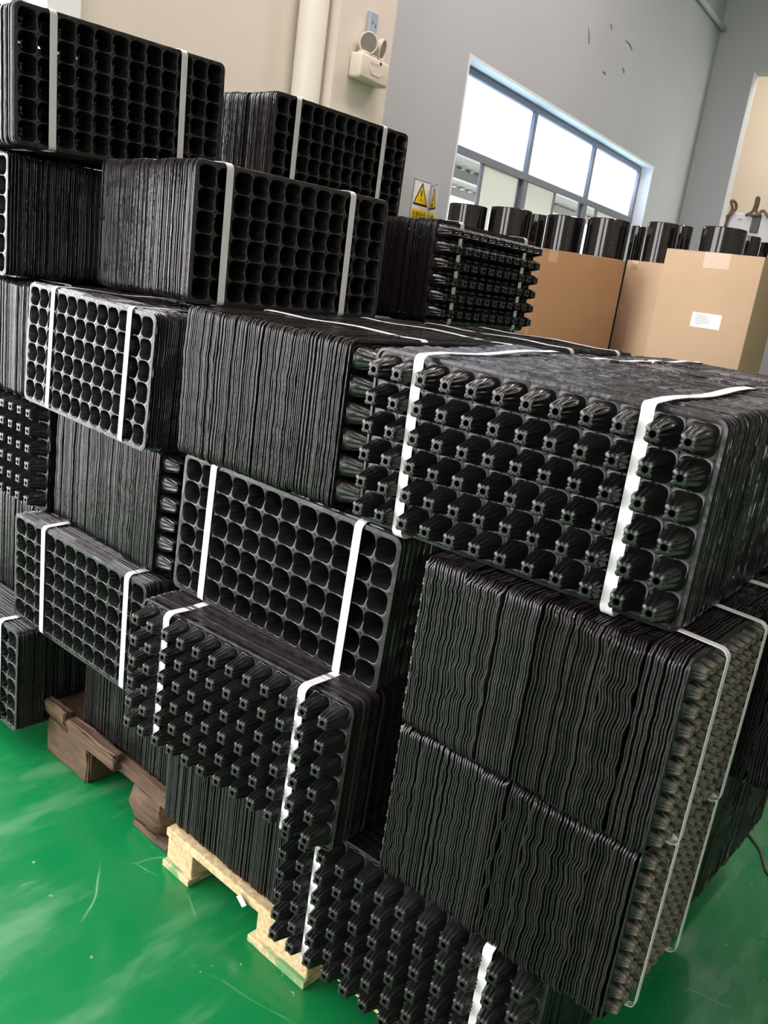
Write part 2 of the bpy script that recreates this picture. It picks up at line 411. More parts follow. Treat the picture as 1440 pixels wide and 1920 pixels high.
# raised chevron, status dot and the small printed line on the housing
bm = bmesh.new()
add_tube(bm, [wl(-0.20, 0.086, 2.415), wl(-0.165, 0.087, 2.385), wl(-0.10, 0.087, 2.385), wl(-0.065, 0.086, 2.405)], 0.0022, 6)
rel(bm_obj('raised_chevron', bm, M_PIPE, smooth=True), lamp)
bm = bmesh.new(); cc = wl(-0.09, 0.085, 2.455)
add_box(bm, (-0.098, 0.082, 2.448), (-0.082, 0.09, 2.464), 0.004, 2, MW)
rel(bm_obj('indicator', bm, M_DARK), lamp)
bm = bmesh.new()
for k, (s, wd) in enumerate(((-0.185, 0.018), (-0.163, 0.012), (-0.147, 0.004), (-0.137, 0.013), (-0.120, 0.012))):
    add_box(bm, (s, 0.0845, 2.434), (s+wd, 0.0856, 2.437), M=MW); add_box(bm, (s+wd*0.4, 0.0845, 2.426), (s+wd*0.6, 0.0856, 2.446), M=MW); add_box(bm, (s, 0.0845, 2.442), (s+wd, 0.0856, 2.4445), M=MW)
rel(bm_obj('printed_name', bm, M_GREYINK), lamp)
sock = empty('wall_socket'); sock.matrix_world = Matrix.Translation(wl(-0.12, 0, 2.60)); tag(sock, 'blue-grey plug socket above the emergency light on the pillar', 'socket')
rel(wbox('socket_box', (-0.155, 0.0, 2.60), (-0.075, 0.022, 2.715), M_SOCK, bev=0.006), sock)
bm = bmesh.new()
for s, z in ((-0.128, 2.66), (-0.098, 2.648)): add_box(bm, (s-0.003, 0.021, z-0.008), (s+0.003, 0.0235, z+0.008), M=MW)
rel(bm_obj('socket_hole', bm, M_DARK), sock)
plug = empty('plug_cord'); plug.matrix_world = Matrix.Translation(wl(-0.12, 0.01, 2.54)); tag(plug, 'black plug and loose cord hanging between the socket and the emergency light', 'cord')
bm = bmesh.new(); add_box(bm, (-0.135, 0.012, 2.525), (-0.105, 0.035, 2.565), 0.008, 2, MW); rel(bm_obj('plug', bm, M_DARK, angle=0.7), plug)
for a in (-0.132, -0.104):
    bm = bmesh.new(); add_tube(bm, [wl(a+0.012, 0.02, 2.61), wl(a, 0.028, 2.585), wl(a+0.006, 0.024, 2.555)], 0.003, 6)
    rel(bm_obj('cord', bm, M_DARK, smooth=True), plug)

def sign(s0, s1, z0, z1, bend, chars, label, bolt):
    """printed sheet: x 0..w, y 0..h on a slightly curled card"""
    w_, h_ = s1-s0, z1-z0
    root = empty('warning_sign')
    base = Matrix.Translation(wl(s0, WN+0.006, z0)) @ Matrix((UW*math.cos(bend)+NW*math.sin(bend), Vector((0, 0, 1)), NW*math.cos(bend)-UW*math.sin(bend))).transposed().to_4x4()
    root.matrix_world = base
    tag(root, label, 'sign', 'warning signs on the wall by the window')
    def card(name, pts, z, m, th=0.0012):
        b = bmesh.new()
        lo = [b.verts.new((x, y, z)) for x, y in pts]; hi = [b.verts.new((x, y, z+th)) for x, y in pts]
        b.faces.new(lo[::-1]); b.faces.new(hi)
        for i in range(len(pts)): b.faces.new((lo[i], lo[(i+1) % len(pts)], hi[(i+1) % len(pts)], hi[i]))
        o = bm_obj(name, b, m, root); return o
    card('sheet', [(0, 0), (w_, 0), (w_, h_), (0, h_)], 0, M_PAPER)
    cx = w_*0.5; a = w_*0.47; t0 = h_*0.40; t1 = h_*0.95
    card('triangle_border', [(cx-a, t0), (cx+a, t0), (cx, t1)], 0.0013, M_INK, 0.0006)
    card('triangle', [(cx-a*0.80, t0+h_*0.05), (cx+a*0.80, t0+h_*0.05), (cx, t1-h_*0.085)], 0.002, M_YEL, 0.0006)
    tc = t0+h_*0.05
    if not bolt:
        card('exclamation_mark', [(cx-0.006, tc+0.045), (cx+0.006, tc+0.045), (cx+0.008, tc+h_*0.30), (cx-0.008, tc+h_*0.30)], 0.0027, M_INK, 0.0005)
        card('exclamation_dot', [(cx+0.008*math.cos(k*PI/5), tc+0.025+0.008*math.sin(k*PI/5)) for k in range(10)], 0.0027, M_INK, 0.0005)
    else:
        card('bolt_mark', [(cx+0.004, tc+h_*0.30), (cx+0.014, tc+h_*0.28), (cx+0.004, tc+h_*0.20), (cx+0.018, tc+h_*0.20), (cx-0.008, tc+h_*0.105), (cx-0.002, tc+h_*0.165), (cx-0.016, tc+h_*0.165)], 0.0027, M_INK, 0.0005)
        card('hand_mark', [(cx-0.030, tc+0.006), (cx+0.008, tc+0.006), (cx+0.012, tc+0.020), (cx+0.004, tc+0.034), (cx-0.006, tc+0.026), (cx-0.020, tc+0.030)], 0.0027, M_INK, 0.0005)
    card('caption_panel', [(w_*0.04, h_*0.03), (w_*0.96, h_*0.03), (w_*0.96, h_*0.31), (w_*0.04, h_*0.31)], 0.0013, M_YEL, 0.0006)
    me = text_mesh(chars, w_*0.235); me.materials.clear(); me.materials.append(M_INK)
    o = D.objects.new('caption', me); C.objects.link(o); o.parent = root; o.location = (cx, h_*0.17, 0.0024)
    b = bmesh.new(); add_box(b, (0, h_-0.004, 0), (w_, h_+0.004, 0.006)); bm_obj('top_rail', b, M_GREYBOX, root)
sign(0.866, 1.066, 1.70, 1.985, 0.03, '注意安全', 'yellow triangle sign with an exclamation mark, on the wall left of the window', False)
sign(1.092, 1.292, 1.69, 1.965, 2.33, '当心触电', 'yellow electric-shock triangle sign with its right edge curling off the wall', True)

# ------------------------------------------------------------------ trays
TW, TH, PITCH_C = 0.54, 0.278, 0.0436
def ring_path(w_, h_, r, step):
    pts = []
    hw, hh = w_/2, h_/2
    def side(ax, az, bx, bz, nx_, nz_):
        L = math.hypot(bx-ax, bz-az); n = max(1, int(L/step))
        for i in range(n): pts.append((ax+(bx-ax)*i/n, az+(bz-az)*i/n, nx_, nz_))
    def corner(cx, cz, a0):
        for i in range(5):
            a = a0 + i*PI/2/5
            pts.append((cx+r*math.cos(a), cz+r*math.sin(a), math.cos(a), math.sin(a)))
    side(-hw+r, -hh, hw-r, -hh, 0, -1); corner(hw-r, -hh+r, -PI/2)
    side(hw, -hh+r, hw, hh-r, 1, 0); corner(hw-r, hh-r, 0)
    side(hw-r, hh, -hw+r, hh, 0, 1); corner(-hw+r, hh-r, PI/2)
    side(-hw, hh-r, -hw, -hh+r, -1, 0); corner(-hw+r, -hh+r, PI)
    return pts
def tray_mesh(w_, amp, seed, gridw, gridh, step=0.009):
    rnd = random.Random(seed)
    pts = ring_path(w_, TH, 0.016, step); N = len(pts)
    L = 2*(w_+TH)
    comps = [(int(L/0.043) + rnd.choice((-1, 0, 0, 1)), rnd.uniform(0.5, 1.0), rnd.uniform(0, 6.3))]
    comps += [(rnd.randint(5, 16), rnd.uniform(0.3, 1.0), rnd.uniform(0, 6.3)) for _ in range(3)]
    comps += [(rnd.randint(17, 60), rnd.uniform(0.15, 0.5), rnd.uniform(0, 6.3)) for _ in range(4)]
    prof = ((None, 0.0, 0.0), (0.0075, 0.0, 0.3), (0.0048, 0.0002, 0.6), (0.0005, 0.0005, 1.0), (0.0, 0.0010, 1.0), (0.0002, 0.0029, 1.0), (0.0048, 0.0034, 1.0))
    verts, faces = [], []
    for i, (x, z, nx_, nz_) in enumerate(pts):
        s = 2*PI*i/N
        wv = sum(a*math.sin(k*s+p) for k, a, p in comps)/1.6*amp
        ro = sum(a*math.cos(k*s+2*p) for k, a, p in comps[1:6])/2.2*amp*0.45
        for inset, y, wt in prof:
            if inset is None:
                verts.append((max(-gridw/2, min(gridw/2, x)), 0.0, max(-gridh/2, min(gridh/2, z))))
            else:
                d = -inset + ro*wt
                verts.append((x+nx_*d, y+wv*wt, z+nz_*d))
    P = len(prof)
    for i in range(N):
        j = (i+1) % N
        for k in range(P-1): faces.append((i*P+k, j*P+k, j*P+k+1, i*P+k+1))
    me = mesh_from('tray', verts, faces, M_EDGE, smooth=True, link=False); me.set_sharp_from_angle(angle=0.7); return me
def cell_mesh():
    N = 72; h = PITCH_C/2
    def sup(t, n): return (abs(math.cos(t))**n + abs(math.sin(t))**n)**(-1.0/n)
    verts, faces = [], []
    dip = lambda x, z: -0.0034*(math.exp(-(x/0.0085)**2) + math.exp(-(z/0.0085)**2))
    rings = []
    ths = [2*PI*(k+0.5)/N for k in range(N)]
    def ring(fn): rings.append([fn(t) for t in ths])
    def sq(t):
        r = 1/max(abs(math.cos(t)), abs(math.sin(t))); x, z = h*r*math.cos(t), h*r*math.sin(t)
        e = dip(x if abs(z) > h*0.99 else 1, z if abs(x) > h*0.99 else 1)
        return (x, -e, z)
    ring(sq)
    for half, dep, n in ((0.0213, 0.0, 3.7), (0.0208, 0.0002, 3.7), (0.0203, 0.0010, 3.7), (0.0199, 0.0030, 3.7)):
        def f(t, half=half, dep=dep, n=n):
            r = half*sup(t, n); x, z = r*math.cos(t), r*math.sin(t)
            e = dip(x if abs(z) > abs(x) else 1, z if abs(x) > abs(z) else 1)
            return (x, dep-e*0.9, z)
        ring(f)
    DEP = 0.044
    for u in (0.16, 0.30, 0.48, 0.66, 0.84, 0.965, 1.0):
        half = 0.0199 + (0.0100-0.0199)*u**1.05
        n = 3.7 + (3.2-3.7)*u
        if u == 1.0: half -= 0.0008
        def f(t, u=u, half=half, n=n):
            fl = 0.15*max(0.0, u-0.12)/0.88*(1.0 if u < 0.9 else 0.35)
            r = half*sup(t, n)*(1 + fl*math.cos(12*t+PI*0) - fl*0.4 + max(0, u-0.7)/0.3*(-0.15*math.cos(4*t)+0.05*math.cos(8*t)))
            return (r*math.cos(t), 0.003+(DEP-0.003)*u, r*math.sin(t))
        ring(f)
    ring(lambda t: (0.0046*math.cos(t), DEP, 0.0046*math.sin(t)))
    ring(lambda t: (0.0042*math.cos(t), DEP-0.0025, 0.0042*math.sin(t)))
    for R in rings: verts += R
    for a in range(len(rings)-1):
        for k in range(N):
            j = (k+1) % N
            faces.append((a*N+k, a*N+j, (a+1)*N+j, (a+1)*N+k))
    me = mesh_from('cell', verts, faces, M_CELL, smooth=True, link=False)
    me.set_sharp_from_angle(angle=0.9)
    return me
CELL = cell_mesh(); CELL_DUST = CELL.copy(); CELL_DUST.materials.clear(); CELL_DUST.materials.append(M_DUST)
TRAYS = {}
def trays_for(w_, pc=PITCH_C):
    if (w_, pc) not in TRAYS:
        gw = pc*round((w_-0.016)/pc); gh = pc*round((TH-0.014)/pc)
        V = [tray_mesh(w_, a, 11+i, gw, gh) for i, a in enumerate((0.0002, 0.0004, 0.0007, 0.0010, 0.0013, 0.0016, 0.0019, 0.0011, 0.0022, 0.0006))]
        TRAYS[(w_, pc)] = (V, gw, gh)
    return TRAYS[(w_, pc)]
STEP = 0.0043
def add_cells(tray, gw, gh, pc):
    nx_, nz_ = round(gw/pc), round(gh/pc); k = pc/PITCH_C
    for i in range(nx_):
        for j in range(nz_):
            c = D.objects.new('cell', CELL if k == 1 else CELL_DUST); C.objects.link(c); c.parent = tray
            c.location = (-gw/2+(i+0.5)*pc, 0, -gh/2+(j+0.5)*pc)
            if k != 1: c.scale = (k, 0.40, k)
def strap_mesh(t, h_, off, width=0.0165, front=0.0, seed=0):
    rnd = random.Random(seed)
    path = []
    def corner(cy, cz, a0, r=0.012):
        for i in range(6):
            a = a0 + i*PI/2/5; path.append((cy+r*math.cos(a), cz+r*math.sin(a)))
    y0, y1, z0, z1, r = -off-front, t+off, -off*0.3, h_+off, 0.012
    corner(y0+r, z0+r, PI); corner(y1-r, z0+r, -PI/2)
    corner(y1-r, z1-r, 0)
    for k in range(1, 8):                                      # slightly slack on top
        f = k/8; path.append((y1-r+(y0+r-y1+r)*f, z1+0.002*math.sin(f*PI*3+seed)))
    corner(y0+r, z1-r, PI/2)
    n = len(path); v, f = [], []
    for i, (y, z) in enumerate(path):
        a, b = path[(i-1) % n], path[(i+1) % n]
        ty, tz = b[0]-a[0], b[1]-a[1]; L = math.hypot(ty, tz) or 1; ny, nz = tz/L, -ty/L
        th = 0.0005
        dx = 0.004*math.sin(2.1*i/n*2*PI+seed)
        for xx, s in ((-width/2, 1), (width/2, 1), (width/2, -1), (-width/2, -1)): v.append((xx+dx*0.4, y+ny*th*s, z+nz*th*s))
    for i in range(n):
        j = (i+1) % n
        for k in range(4): f.append((i*4+k, i*4+(k+1) % 4, j*4+(k+1) % 4, j*4+k))
    return v, f
BN = [0]
def bundle(kind, x, y, z, t, label, yaw=0.0, tilt=0.0, roll=0.0, w_=TW, front='open', back=None, straps=(0.09, 0.45), sfront=0.0, group=None, swidth=0.0165, lean=0.0, amp=None, pc=PITCH_C):
    """kind F: first tray faces -Y.  kind S: first tray faces +X.  (x,y,z): lower left corner of the first tray's rim."""
    BN[0] += 1; seed = BN[0]; rnd = random.Random(seed*17+3)
    root = empty('tray_bundle')
    rz = yaw + (PI/2 if kind == 'S' else 0)
    root.matrix_world = Matrix.Translation((x, y, z+FZ)) @ Matrix.Rotation(rz, 4, 'Z') @ Matrix.Rotation(-tilt, 4, 'X') @ Matrix.Rotation(-roll, 4, 'Y')
    tag(root, label, 'tray bundle', group or 'strapped bundles of black seedling trays')
    V, gw, gh = trays_for(w_, pc)
    n = max(2, int(t/STEP)); i = 0
    lo, hi = amp or (0, len(V)-1)
    run, var, ox, oz, oy = 0, 0, 0, 0, 0
    for i in range(n):
        if run <= 0:
            run = rnd.randint(4, 15); var = rnd.randint(lo, hi)
            ox, oz, oy = rnd.gauss(0, 0.0012), rnd.gauss(0, 0.0011), rnd.uniform(-0.0012, 0.0012)
        run -= 1
        flip = (front == 'studs') if (back is None or i < n/2) else (back != 'studs')
        me = V[0] if i == 0 or (back and i == n-1) else V[var]
        o = D.objects.new('tray', me); C.objects.link(o); o.parent = root
        yy = i*STEP + (oy + rnd.gauss(0, 0.00035) if 0 < i < n-1 else 0)
        o.location = (w_/2 + (ox + rnd.gauss(0, 0.0010) if i else 0), yy, TH/2 + (oz + rnd.gauss(0, 0.0008) if i else 0))
        if lean or flip: o.rotation_euler = (lean if flip else -lean, 0, PI if flip else 0)
        if lean: o.location.y += math.sin(lean)*TH/2
        if i == 0 and front: add_cells(o, gw, gh, pc)
        if i == n-1 and back: add_cells(o, gw, gh, pc)
    tt = (n-1)*STEP
    # back sheet of the last tray closes the hollow stack
    if not back:
        b = bmesh.new(); add_box(b, (0.013, tt+0.0005, 0.013), (w_-0.013, tt+0.0015, TH-0.013)); bm_obj('tray_back', b, M_EDGE, root)
    for k, s in enumerate(straps):
        v, f = strap_mesh(tt, TH, 0.0035, swidth, front=sfront, seed=seed*3+k)
        o = mesh_from('strap', v, f, M_STRAP, smooth=False, parent=root); o.location = (s, 0, 0)
    return root

# front pallet, bottom to top
bundle('F', -0.925, 1.000, -1.222, 0.34, 'tray bundle with studded tray bottoms facing out, lowest on the light pallet', yaw=0.035, front='studs', sfront=0.021, straps=(0.0965, 0.4455), amp=(0, 5))
bundle('S', -0.945, 1.030, -1.222, 0.39, 'tray bundle showing only stacked edges, on the light pallet under the stud-faced bundle', front=None, straps=(0.1, 0.44), amp=(0, 3))
bundle('F', -1.3147, 0.9238, -0.9413, 0.36, 'tray bundle with studded bottoms facing out, second layer, overhanging the light pallet', yaw=0.0579, tilt=0.0199, roll=-0.0034, front='studs', sfront=0.021, straps=(0.0965, 0.4455), amp=(0, 5))
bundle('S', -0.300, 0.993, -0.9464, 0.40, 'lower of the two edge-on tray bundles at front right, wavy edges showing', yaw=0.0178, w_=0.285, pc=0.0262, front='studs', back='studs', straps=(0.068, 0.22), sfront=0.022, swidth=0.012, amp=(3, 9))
bundle('F', -1.3257, 1.0005, -0.658, 0.355, 'tray bundle with open cells facing out, above the studded bundle at front centre', yaw=0.0353, tilt=0.006, roll=-0.026, straps=(0.089, 0.452))
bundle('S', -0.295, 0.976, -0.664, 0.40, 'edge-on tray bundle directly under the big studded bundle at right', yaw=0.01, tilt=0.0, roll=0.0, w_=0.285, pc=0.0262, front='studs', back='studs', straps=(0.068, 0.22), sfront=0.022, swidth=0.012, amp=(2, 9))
bundle('S', -0.922, 0.997, -0.3817, 0.408, 'edge-on tray bundle left of the big studded bundle, straps running across its top', yaw=0.0374, front='studs', straps=(0.20, 0.50), amp=(1, 7))
bundle('F', -0.8728, 1.0178, -0.384, 0.40, 'big tray bundle with studded bottoms facing out, on top at right front', yaw=0.0387, tilt=-0.0305, roll=-0.0025, front='studs', straps=(0.0985, 0.4474), sfront=0.021, swidth=0.0175)
# second row of the front pallet
bundle('F', -0.88, 1.440, -0.384, 0.38, 'tray bundle lying directly behind the big studded bundle, only its top and straps seen', yaw=0.03, front=None, straps=(0.10, 0.45))
bundle('F', -0.90, 1.845, -0.384, 0.33, 'rearmost tray bundle of the right-hand top layer, before the cardboard boxes', yaw=0.03, front=None, straps=(0.10, 0.45))
bundle('S', -0.945, 1.560, -0.384, 0.42, 'tray bundle behind the edge-on top bundle, at the foot of the far studded bundle', yaw=0.03, front=None, straps=(0.20, 0.45))
bundle('F', -0.842, 1.290, -0.945, 0.40, 'edge-on tray bundle low at far right, second layer behind the front corner', lean=0.10, front=None, straps=(0.1, 0.44))
bundle('S', -0.200, 1.272, -0.664, 0.40, 'dark edge-on tray bundle jutting out at the right frame edge', front='open', straps=(0.1, 0.44))
bundle('F', -0.93, 1.375, -1.22, 0.42, 'bottom tray bundle of the second row, under the leaning far-right bundle', front=None, straps=(0.1, 0.44))
# left pallet
bundle('F', -2.410, 0.960, -1.250, 0.36, 'lowest tray bundle at the left frame edge, open cells facing out just above the floor', straps=(0.09, 0.45), front='open', amp=(0, 3))
qb = bundle('S', -1.352, 1.060, -1.184, 0.37, 'edge-on tray bundle sitting on the old brown pallet', front=None, straps=(0.1, 0.44), amp=(0, 2))
qb.scale = (1, 1, 0.775)
bundle('F', -1.974, 1.0003, -0.967, 0.36, 'tray bundle with open shiny cells facing out, left side, second layer above the brown pallet', yaw=0.0333, tilt=-0.0208, roll=-0.0199, straps=(0.136, 0.472))
bundle('S', -1.985, 1.060, -0.965, 0.40, 'dark edge-on tray bundle at the left frame edge, second layer', front=None, straps=(0.1, 0.44), amp=(0, 3))
bundle('S', -1.455, 1.0376, -0.688, 0.44, 'edge-on tray bundle in the third layer between two open-celled bundles at left', yaw=-0.0349, tilt=-0.0114, front='studs', straps=(0.1, 0.44), amp=(2, 8))
bundle('F', -2.470, 1.060, -0.688, 0.36, 'stud-faced tray bundle cut by the left frame edge, third layer', front='studs', straps=(0.09, 0.45))
bundle('F', -1.988, 1.0196, -0.4083, 0.34, 'brightest tray bundle, open cells ringed in white glare, fourth layer at left', yaw=-0.038, tilt=0.0228, roll=-0.0099, straps=(0.124, 0.447))
bundle('S', -1.998, 1.030, -0.412, 0.45, 'edge-on tray bundle left of the glaring open-celled bundle', front=None, straps=(0.1, 0.44), amp=(0, 4))
bundle('S', -1.4666, 1.0894, -0.1105, 0.385, 'open-celled tray bundle with a long glossy edge side, fifth layer at centre', yaw=-0.0707, tilt=0.0148, straps=(0.079, 0.418), amp=(0, 4))
bundle('F', -2.590, 1.000, -0.128, 0.36, 'edge-on dark tray bundle at left, under the topmost left bundle', straps=(0.09, 0.45), amp=(0, 2))
bundle('S', -1.9177, 0.9477, 0.158, 0.40, 'topmost tray bundle at upper left, open cells facing right', yaw=-0.0211, tilt=-0.0002, roll=0.0237, straps=(0.085, 0.415))
bundle('S', -1.8441, 1.5995, 0.1379, 0.40, 'topmost rear tray bundle, open cells, in front of the pillar', yaw=-0.007, straps=(0.08, 0.429), amp=(0, 4))
bundle('S', -1.5109, 1.9183, -0.1138, 0.30, 'far stud-faced tray bundle beside the cardboard boxes, white strap bits between studs', yaw=0.022, tilt=0.0201, roll=-0.0037, front='studs', sfront=0.021, straps=(0.0956, 0.4444), amp=(0, 3))

# hidden core of the rear rows that carries the upper bundles: plain stacks, wholly behind the front rows
def hidden_stack(x0, x1, y0, z, layers, dz=0.276):
    """an unseen column of bundles: one closed stack of trays per layer"""
    for k in range(layers):
        root = empty('tray_bundle'); zz = z + k*dz
        root.matrix_world = Matrix.Translation((x0, y0, zz))
        tag(root, 'black tray bundle hidden in the rear row, carrying the upper bundles', 'tray bundle', 'hidden tray bundles of the rear row')
        n = int((x1-x0)/STEP/2); b = bmesh.new()
        for i in range(n): add_box(b, (i*STEP*2, 0.002, 0.001), (i*STEP*2+STEP*1.6, TW-0.002, dz-0.001))
        o = bm_obj('tray_stack', b, M_EDGE, root); o['kind'] = 'stuff'
hidden_stack(-1.40, -0.96, 1.58, 0.10, 3)
hidden_stack(-1.86, -1.54, 1.94, 0.08, 4, 0.278)
hidden_stack(-2.25, -1.89, 1.62, 0.08, 5, 0.2745)

# ------------------------------------------------------------------ pallets
pal = empty('wooden_pallet', (-1.31, 1.03, 0)); bpy.context.view_layer.update()
tag(pal, 'pale chipboard pallet under the front tray stack, its feet smeared with green floor paint', 'pallet')
rel(boxobj('deck', (-1.300, 1.015, 0.078), (-0.43, 2.12, 0.098), M_CHIP, bev=0.003), pal)
def foot(x0, x1, y0, y1):
    bm = bmesh.new(); add_box(bm, (x0, y0, 0.014), (x1, y1, 0.079), 0.003)
    for v in bm.verts:
        if v.co.z < 0.03: pass
    rel(bm_obj('block', bm, M_CHIP), pal)
    bm = bmesh.new(); add_box(bm, (x0-(0.012 if x0 > -1.2 else 0.002), y0-0.010, 0.0), (x1+0.004, y1+0.01, 0.016), 0.002)
    rel(bm_obj('foot_plate', bm, M_CHIPG), pal)
for x0, x1 in ((-1.300, -1.212), (-1.0, -0.852), (-0.55, -0.44)):
    for y0 in (1.022, 1.52, 1.97): foot(x0, x1, y0, y0+0.13)
paper = boxobj('paper_scrap', (-0.012, -0.0005, -0.012), (0.012, 0.0005, 0.012), M_PAPER); paper.location = (-1.035, 1.008, 0.083); paper.rotation_euler = (0.25, 0.7, 0.1)
tag(paper, 'small white paper scrap stuck to the edge of the pale pallet', 'paper')
old = empty('wooden_pallet', (-1.8, 1.05, 0)); bpy.context.view_layer.update()
tag(old, 'old dark brown wooden pallet with chunky worn blocks under the left stack', 'pallet')
def rough_box(name, lo, hi, bev, jit, seed, root=old, rnd_top=0):
    rnd = random.Random(seed); bm = bmesh.new(); add_box(bm, lo, hi, bev, 2)
    bmesh.ops.subdivide_edges(bm, edges=bm.edges[:], cuts=2, use_grid_fill=True)
    for v in bm.verts:
        v.co += Vector([rnd.gauss(0, jit) for _ in range(3)])
        v.co.z = max(v.co.z, 0.0005 if lo[2] < 0.02 else lo[2]-0.004); v.co.z = min(v.co.z, hi[2]+0.001)
    return rel(bm_obj(name, bm, M_OLD, angle=0.5), root)
for k, y0 in enumerate((1.045, 1.5, 1.95)):
    rough_box('deck_board', (-1.88, y0, 0.100), (-1.340, y0+0.12, 0.134), 0.007, 0.0015, 30+k)
rough_box('batten', (-1.86, 1.030, 0.118), (-1.76, 1.056, 0.155), 0.006, 0.0015, 36)
rough_box('batten', (-1.745, 1.025, 0.110), (-1.53, 1.055, 0.150), 0.006, 0.0015, 37)
for k, (x0, x1) in enumerate(((-1.86, -1.66),)):
    for j, y0 in enumerate((1.04, 1.5, 1.95)): rough_box('block', (x0, y0, 0.0), (x1, y0+0.12, 0.101), 0.010, 0.0018, 40+k*3+j)
# rounded, bark-like end block
bm = bmesh.new(); rnd = random.Random(5); rings = []
cx, cy = -1.425, 1.105
for zz, k in ((0.016, 0.90), (0.030, 1.04), (0.052, 1.10), (0.078, 1.04), (0.101, 0.95)):
    rings.append([bm.verts.new((cx+0.072*k*(abs(math.cos(a))**0.7*math.copysign(1, math.cos(a)))+rnd.gauss(0, .0025), cy+0.065*k*(abs(math.sin(a))**0.7*math.copysign(1, math.sin(a)))+rnd.gauss(0, .0025), zz)) for a in [2*PI*i/22 for i in range(22)]])
for a, b in zip(rings, rings[1:]):
    for i in range(22): bm.faces.new((a[i], a[(i+1) % 22], b[(i+1) % 22], b[i]))
bm.faces.new(rings[0][::-1]); bm.faces.new(rings[-1])
rel(bm_obj('block', bm, M_OLD, angle=0.8), old)
for y0 in (1.5, 1.95): rough_box('block', (-1.45, y0, 0.018), (-1.33, y0+0.12, 0.101), 0.008, 0.0018, 60)
rough_box('bottom_board', (-1.46, 1.04, 0.0), (-1.322, 2.07, 0.017), 0.004, 0.001, 61)
rough_box('bottom_board', (-2.40, 1.12, 0.0), (-1.92, 1.30, 0.067), 0.006, 0.001, 62)
bm = bmesh.new(); add_tube(bm, [(-0.44+0.0, 2.30, 0.004), (-0.38, 2.24, 0.004), (-0.34, 2.16, 0.004), (-0.28, 2.10, 0.004)], 0.004, 6)
tag(bm_obj('cord_scrap', bm, M_DARK, smooth=True), 'thin dark cord lying on the green floor at right', 'cord')

# ------------------------------------------------------------------ cardboard boxes
def carton(x0, x1, y0, dep, z0, z1, label, m, tape=None, labelp=None, yaw=0.0, flap=0.0):
    root = empty('cardboard_box'); root.matrix_world = Matrix.Translation((x0, y0, z0)) @ Matrix.Rotation(yaw, 4, 'Z')
    tag(root, label, 'box', 'cardboard boxes behind the trays')
    W_, H_ = x1-x0, z1-z0
    bm = bmesh.new(); add_box(bm, (0, 0, 0), (W_, dep, H_-0.004), 0.004, 2)
    bm_obj('carton', bm, m, root, angle=0.6)
    for k, (a, b) in enumerate(((0.002, dep/2-0.002), (dep/2+0.002, dep-0.002))):
        bm = bmesh.new(); vs = add_box(bm, (0.002, a, H_-0.0045), (W_-0.002, b, H_))
        for v in vs:
            if (k == 0 and v.co.y > dep/2-0.01) or (k == 1 and v.co.y < dep/2+0.01): v.co.z += flap
        bm_obj('flap', bm, m, root)
    if tape:
        a, b, d = tape; bm = bmesh.new()
        add_box(bm, (a, -0.0008, H_-d), (b, 0.0002, H_+0.0004)); add_box(bm, (a, -0.0008, H_-0.0002), (b, dep, H_+0.0006+flap*0.2))
        bm_obj('tape', bm, M_TAPE, root)
    if labelp:
        a, b, c, d = labelp
        lb = boxobj('paper_label', (a, -0.0015, c), (b, 0.0, d), M_PAPER, root)
        bm = bmesh.new(); rr = random.Random(3)
        for k in range(6):
            zz = d-0.012-(d-c-0.02)*k/6; add_box(bm, (a+0.015+0.01*(k % 2), -0.0020, zz-0.0018), (a+0.05+rr.random()*0.07, -0.0014, zz+0.0018))
        o = bm_obj('printed_line', bm, M_GREYINK, lb)
    return root
k = 4.3/4.6
def sx(v): return v*k
def sz(v): return (v-FZ)*k+FZ
BX0, BX1 = sx(-2.038), sx(-1.517)
carton(BX0, BX1, 4.30, 0.33, 0.83, sz(1.662), 'tall kraft cardboard box with a white printed label, at right behind the trays', M_CARD, (0.20, 0.33, 0.075), (0.205, 0.352, 0.452, 0.522), 0.0)
carton(BX0, BX1, 4.30, 0.33, 0.0, 0.828, 'cardboard box on the floor under the labelled box', M_CARD)
carton(-2.52, -2.055, 4.14, 0.32, 0.80, 1.565, 'brown cardboard box beside the far stud-faced bundle, top flaps slightly lifted', M_CARDD, (0.04, 0.09, 0.06), None, 0.80, 0.012)
carton(-2.52, -2.055, 4.14, 0.32, 0.0, 0.798, 'cardboard box on the floor under the brown box with lifted flaps', M_CARDD, yaw=0.80)
carton(-2.28, -1.95, 4.66, 0.19, 0.78, 1.585, 'narrow cardboard box standing back between the two larger boxes', M_CARD, (0.03, 0.07, 0.05))
carton(-2.28, -1.95, 4.66, 0.19, 0.0, 0.778, 'cardboard box on the floor under the narrow middle box', M_CARD)

